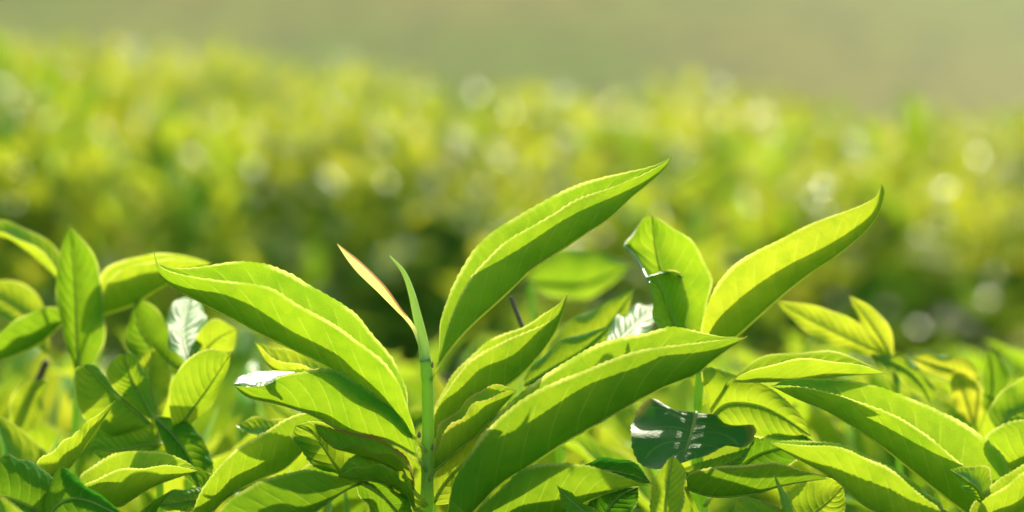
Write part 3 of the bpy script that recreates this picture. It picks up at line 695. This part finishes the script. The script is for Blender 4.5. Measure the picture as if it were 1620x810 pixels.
# ---- individual shoots on the near shoulder of the second hedge
placed = []; cnt = 0
while cnt < 54:
    y = rng.uniform(1.85, 2.7); hw = 0.235*y+0.1
    x = rng.uniform(-hw, hw)
    if any((x-a)**2+(y-b)**2 < 0.07**2 for a, b in placed):
        if rng.random() < .98: continue
    if gapf(x, y) > 0.25: continue
    placed.append((x, y)); cnt += 1
    place_shoot(int(rng.integers(0, 12)), (x, y, canopy(x, y)-0.03), rng.uniform(0, 6.28), (rng.uniform(-.35, .15), rng.uniform(-.2, .2)), rng.uniform(0.9, 1.3),
                'out of focus tea shoot on the near side of the hedge behind', 'blurred tea shoots of the hedge behind')

# ---- the rest of the hedge: one mass of real leaves
def scatter(name, templates, spots, label, shine):
    Vs, Ls, UVs, Ds = [], [], [], []; off = 0
    for (x, y, z, rz, tx, ty, s, ti, mt) in spots:
        V, F, UV, D = templates[ti]
        Mx = np.array((Matrix.Rotation(rz, 3, 'Z') @ Matrix.Rotation(tx, 3, 'X') @ Matrix.Rotation(ty, 3, 'Y')))
        Vs.append((V@Mx.T)*s+np.array([x, y, z])); Ls.append(F+off); UVs.append(UV)
        D2 = D.copy(); D2[:, 0] = np.clip(D2[:, 0]+mt, 0, 1); D2[:, 2] = np.clip(D2[:, 2]*1.1+0.55, 0, 1); D2[:, 3] = 2.0 if rng.random() < shine else 1.0; Ds.append(D2); off += len(V)
    V = np.vstack(Vs); F = np.vstack(Ls); UV = np.vstack(UVs); D = np.vstack(Ds)
    me = bpy.data.meshes.new(name)
    me.vertices.add(len(V)); me.vertices.foreach_set('co', V.astype(np.float32).ravel())
    me.loops.add(F.size); me.loops.foreach_set('vertex_index', F.astype(np.int32).ravel())
    me.polygons.add(len(F)); me.polygons.foreach_set('loop_start', np.arange(0, F.size, 4, dtype=np.int32))
    me.update(calc_edges=True); me.validate()
    finish(me, F, LEAF, UV, D)
    o = obj(name, me); tag(o, label, 'foliage', None, 'stuff'); return o
def low_shoot(seed, mature):
    Vs, Fs, U, Dd = [], [], [], []; off = 0
    for kind, V, F, UV, D in shoot_parts(seed, 6, 1, mature):
        if kind != 'leaf': continue
        Vs.append(V*np.array([1.1, 1.1, 0.78])); Fs.append(F+off); U.append(UV); Dd.append(D); off += len(V)
    return np.vstack(Vs), np.vstack(Fs), np.vstack(U), np.vstack(Dd)
def big_leaf(seed):
    rs = np.random.default_rng(seed)
    V, F, UV, D, _ = leaf3d(0, R(rs.uniform(-5, 35)), R(rs.uniform(-45, 5)), rs.uniform(.08, .11), rs.uniform(.034, .045), R(rs.uniform(5, 25)), n=6, nv=1, tint=(rs.uniform(.65, 1), 0, rs.uniform(0, .4)), seed=seed)
    return V, F, UV, D
TS = [low_shoot(300+i, 0.0 if i < 10 else 0.35) for i in range(14)]
TB = [big_leaf(400+i) for i in range(12)]
spots = []
for _ in range(8200):
    y = 1.3+6.6*rng.random()**1.2; hw = 0.24*y+0.75; x = rng.uniform(-hw, hw)
    z = canopy(x, y)
    if z < 0.2: continue
    if gapf(x, y) > 0.2 and rng.random() < .95: continue
    low = y < 2.5
    if low and rng.random() < .03: continue
    if clump(x, y) < -0.25 and rng.random() < .7: continue
    spots.append((x, y, z-0.04+rng.uniform(-.03, .03), rng.uniform(0, 6.28), rng.uniform(-.25, .25), rng.uniform(-.25, .25), rng.uniform(.62, .95), int(rng.integers(0, 14)), rng.uniform(-.22, .1)+(rng.uniform(0.0, 0.3) if low else 0)))
scatter('tea_foliage', TS, spots, 'blurred yellow-green shoots along the top of the hedge behind', 0.04)
spots = []
for _ in range(22000):
    y = 0.35+7.2*rng.random()**1.35; hw = 0.24*y+0.75; x = rng.uniform(-hw, hw)
    z = canopy(x, y)
    if z < -0.1: continue
    if gapf(x, y) > 0.4 and rng.random() < .6: continue
    dpt = rng.random()**0.8*0.30
    zz = z-0.055-dpt
    if y < 0.75: zz = min(zz, 0.675)
    spots.append((x, y, zz, rng.uniform(0, 6.28), rng.uniform(-.5, .5), rng.uniform(-.4, .4), rng.uniform(.85, 1.25), int(rng.integers(0, 12)), rng.uniform(-.15, .15)))
scatter('mature_foliage', TB, spots, 'dark mature tea leaves packed under the young shoots', 0.07)

# ------------------------------------------------------------------ terrain
def soil_material():
    m, nt = new_mat('soil'); b = NB(nt)
    tc = b.n('ShaderNodeTexCoord'); no = b.n('ShaderNodeTexNoise'); no.inputs['Scale'].default_value = 9; no.inputs['Detail'].default_value = 8
    b.lk(tc.outputs['Object'], no.inputs['Vector'])
    c = b.mix(no.outputs[0], (0.018, 0.018, 0.008), (0.05, 0.04, 0.02))
    bp = b.n('ShaderNodeBump'); bp.inputs['Distance'].default_value = 0.02; b.lk(no.outputs[0], bp.inputs['Height'])
    pr = b.n('ShaderNodeBsdfPrincipled'); pr.inputs['Roughness'].default_value = 0.95; pr.inputs['Specular IOR Level'].default_value = 0.1; b.lk(c, pr.inputs['Base Color']); b.lk(bp.outputs[0], pr.inputs['Normal'])
    o = b.n('ShaderNodeOutputMaterial'); b.lk(pr.outputs[0], o.inputs[0]); return m
def hill_material():
    m, nt = new_mat('tea_slope'); b = NB(nt)
    tc = b.n('ShaderNodeTexCoord')
    n1 = b.n('ShaderNodeTexNoise'); n1.inputs['Scale'].default_value = 0.11; n1.inputs['Detail'].default_value = 5
    n2 = b.n('ShaderNodeTexNoise'); n2.inputs['Scale'].default_value = 0.9; n2.inputs['Detail'].default_value = 6
    b.lk(tc.outputs['Object'], n1.inputs['Vector']); b.lk(tc.outputs['Object'], n2.inputs['Vector'])
    c = b.mix(b.smooth(n1.outputs[0], 0.35, 0.65), (0.118, 0.180, 0.020), (0.188, 0.190, 0.034))
    c = b.mix(b.smooth(n2.outputs[0], 0.45, 0.7), c, (0.10, 0.12, 0.03))
    pr = b.n('ShaderNodeBsdfPrincipled'); pr.inputs['Roughness'].default_value = 0.9; pr.inputs['Specular IOR Level'].default_value = 0.05; b.lk(c, pr.inputs['Base Color'])
    o = b.n('ShaderNodeOutputMaterial'); b.lk(pr.outputs[0], o.inputs[0]); return m
def sheet(name, xs, ys, zf, mat):
    X, Y = np.meshgrid(xs, ys, indexing='ij'); Z = zf(X, Y)
    V = np.stack([X, Y, Z], -1).reshape(-1, 3); m = len(ys)
    ii, jj = np.meshgrid(np.arange(len(xs)-1), np.arange(m-1), indexing='ij'); q = (ii*m+jj).ravel()
    F = np.stack([q, q+m, q+m+1, q+1], 1)
    o = obj(name, make_mesh(name, V, F, mat)); o['kind'] = 'structure'; return o
sheet('ground', np.linspace(-14, 14, 60), np.linspace(-4, 16, 60),
      lambda X, Y: -0.6*smoothstep(6, 14, Y)*(Y-6)/4+0.02*np.sin(X*3)*np.sin(Y*2.7), soil_material())
def hz(X, Y):
    z = -1.0-3.0*smoothstep(12, 30, Y)+17*smoothstep(28, 115, Y)
    z = z+0.7*np.sin(X*.16+1)*np.sin(Y*.13)*smoothstep(20, 40, Y)+1.6*np.sin(X*0.05+0.9)*smoothstep(40, 90, Y)
    return z
sheet('hillside', np.linspace(-90, 90, 110), np.concatenate([np.linspace(13, 60, 50), np.linspace(61, 150, 70)]), hz, hill_material())

# ------------------------------------------------------------------ haze
m, nt = new_mat('haze'); b = NB(nt)
pv = b.n('ShaderNodeVolumePrincipled'); pv.inputs['Color'].default_value = (0.95, 0.97, 0.66, 1)
pv.inputs['Density'].default_value = 0.0004; pv.inputs['Anisotropy'].default_value = 0.55
o = b.n('ShaderNodeOutputMaterial'); b.lk(pv.outputs[0], o.inputs['Volume'])
x0, x1, y0, y1, z0, z1 = -95, 95, -8, 155, -12, 18.5
V = [(x, y, z) for x in (x0, x1) for y in (y0, y1) for z in (z0, z1)]
F = [(0, 1, 3, 2), (4, 6, 7, 5), (0, 4, 5, 1), (2, 3, 7, 6), (0, 2, 6, 4), (1, 5, 7, 3)]
hme = bpy.data.meshes.new('haze'); hme.from_pydata(V, [], F); hme.materials.append(m); hme.update()
tag(obj('haze', hme), 'pale warm morning haze over the tea slope', 'haze', None, 'stuff')
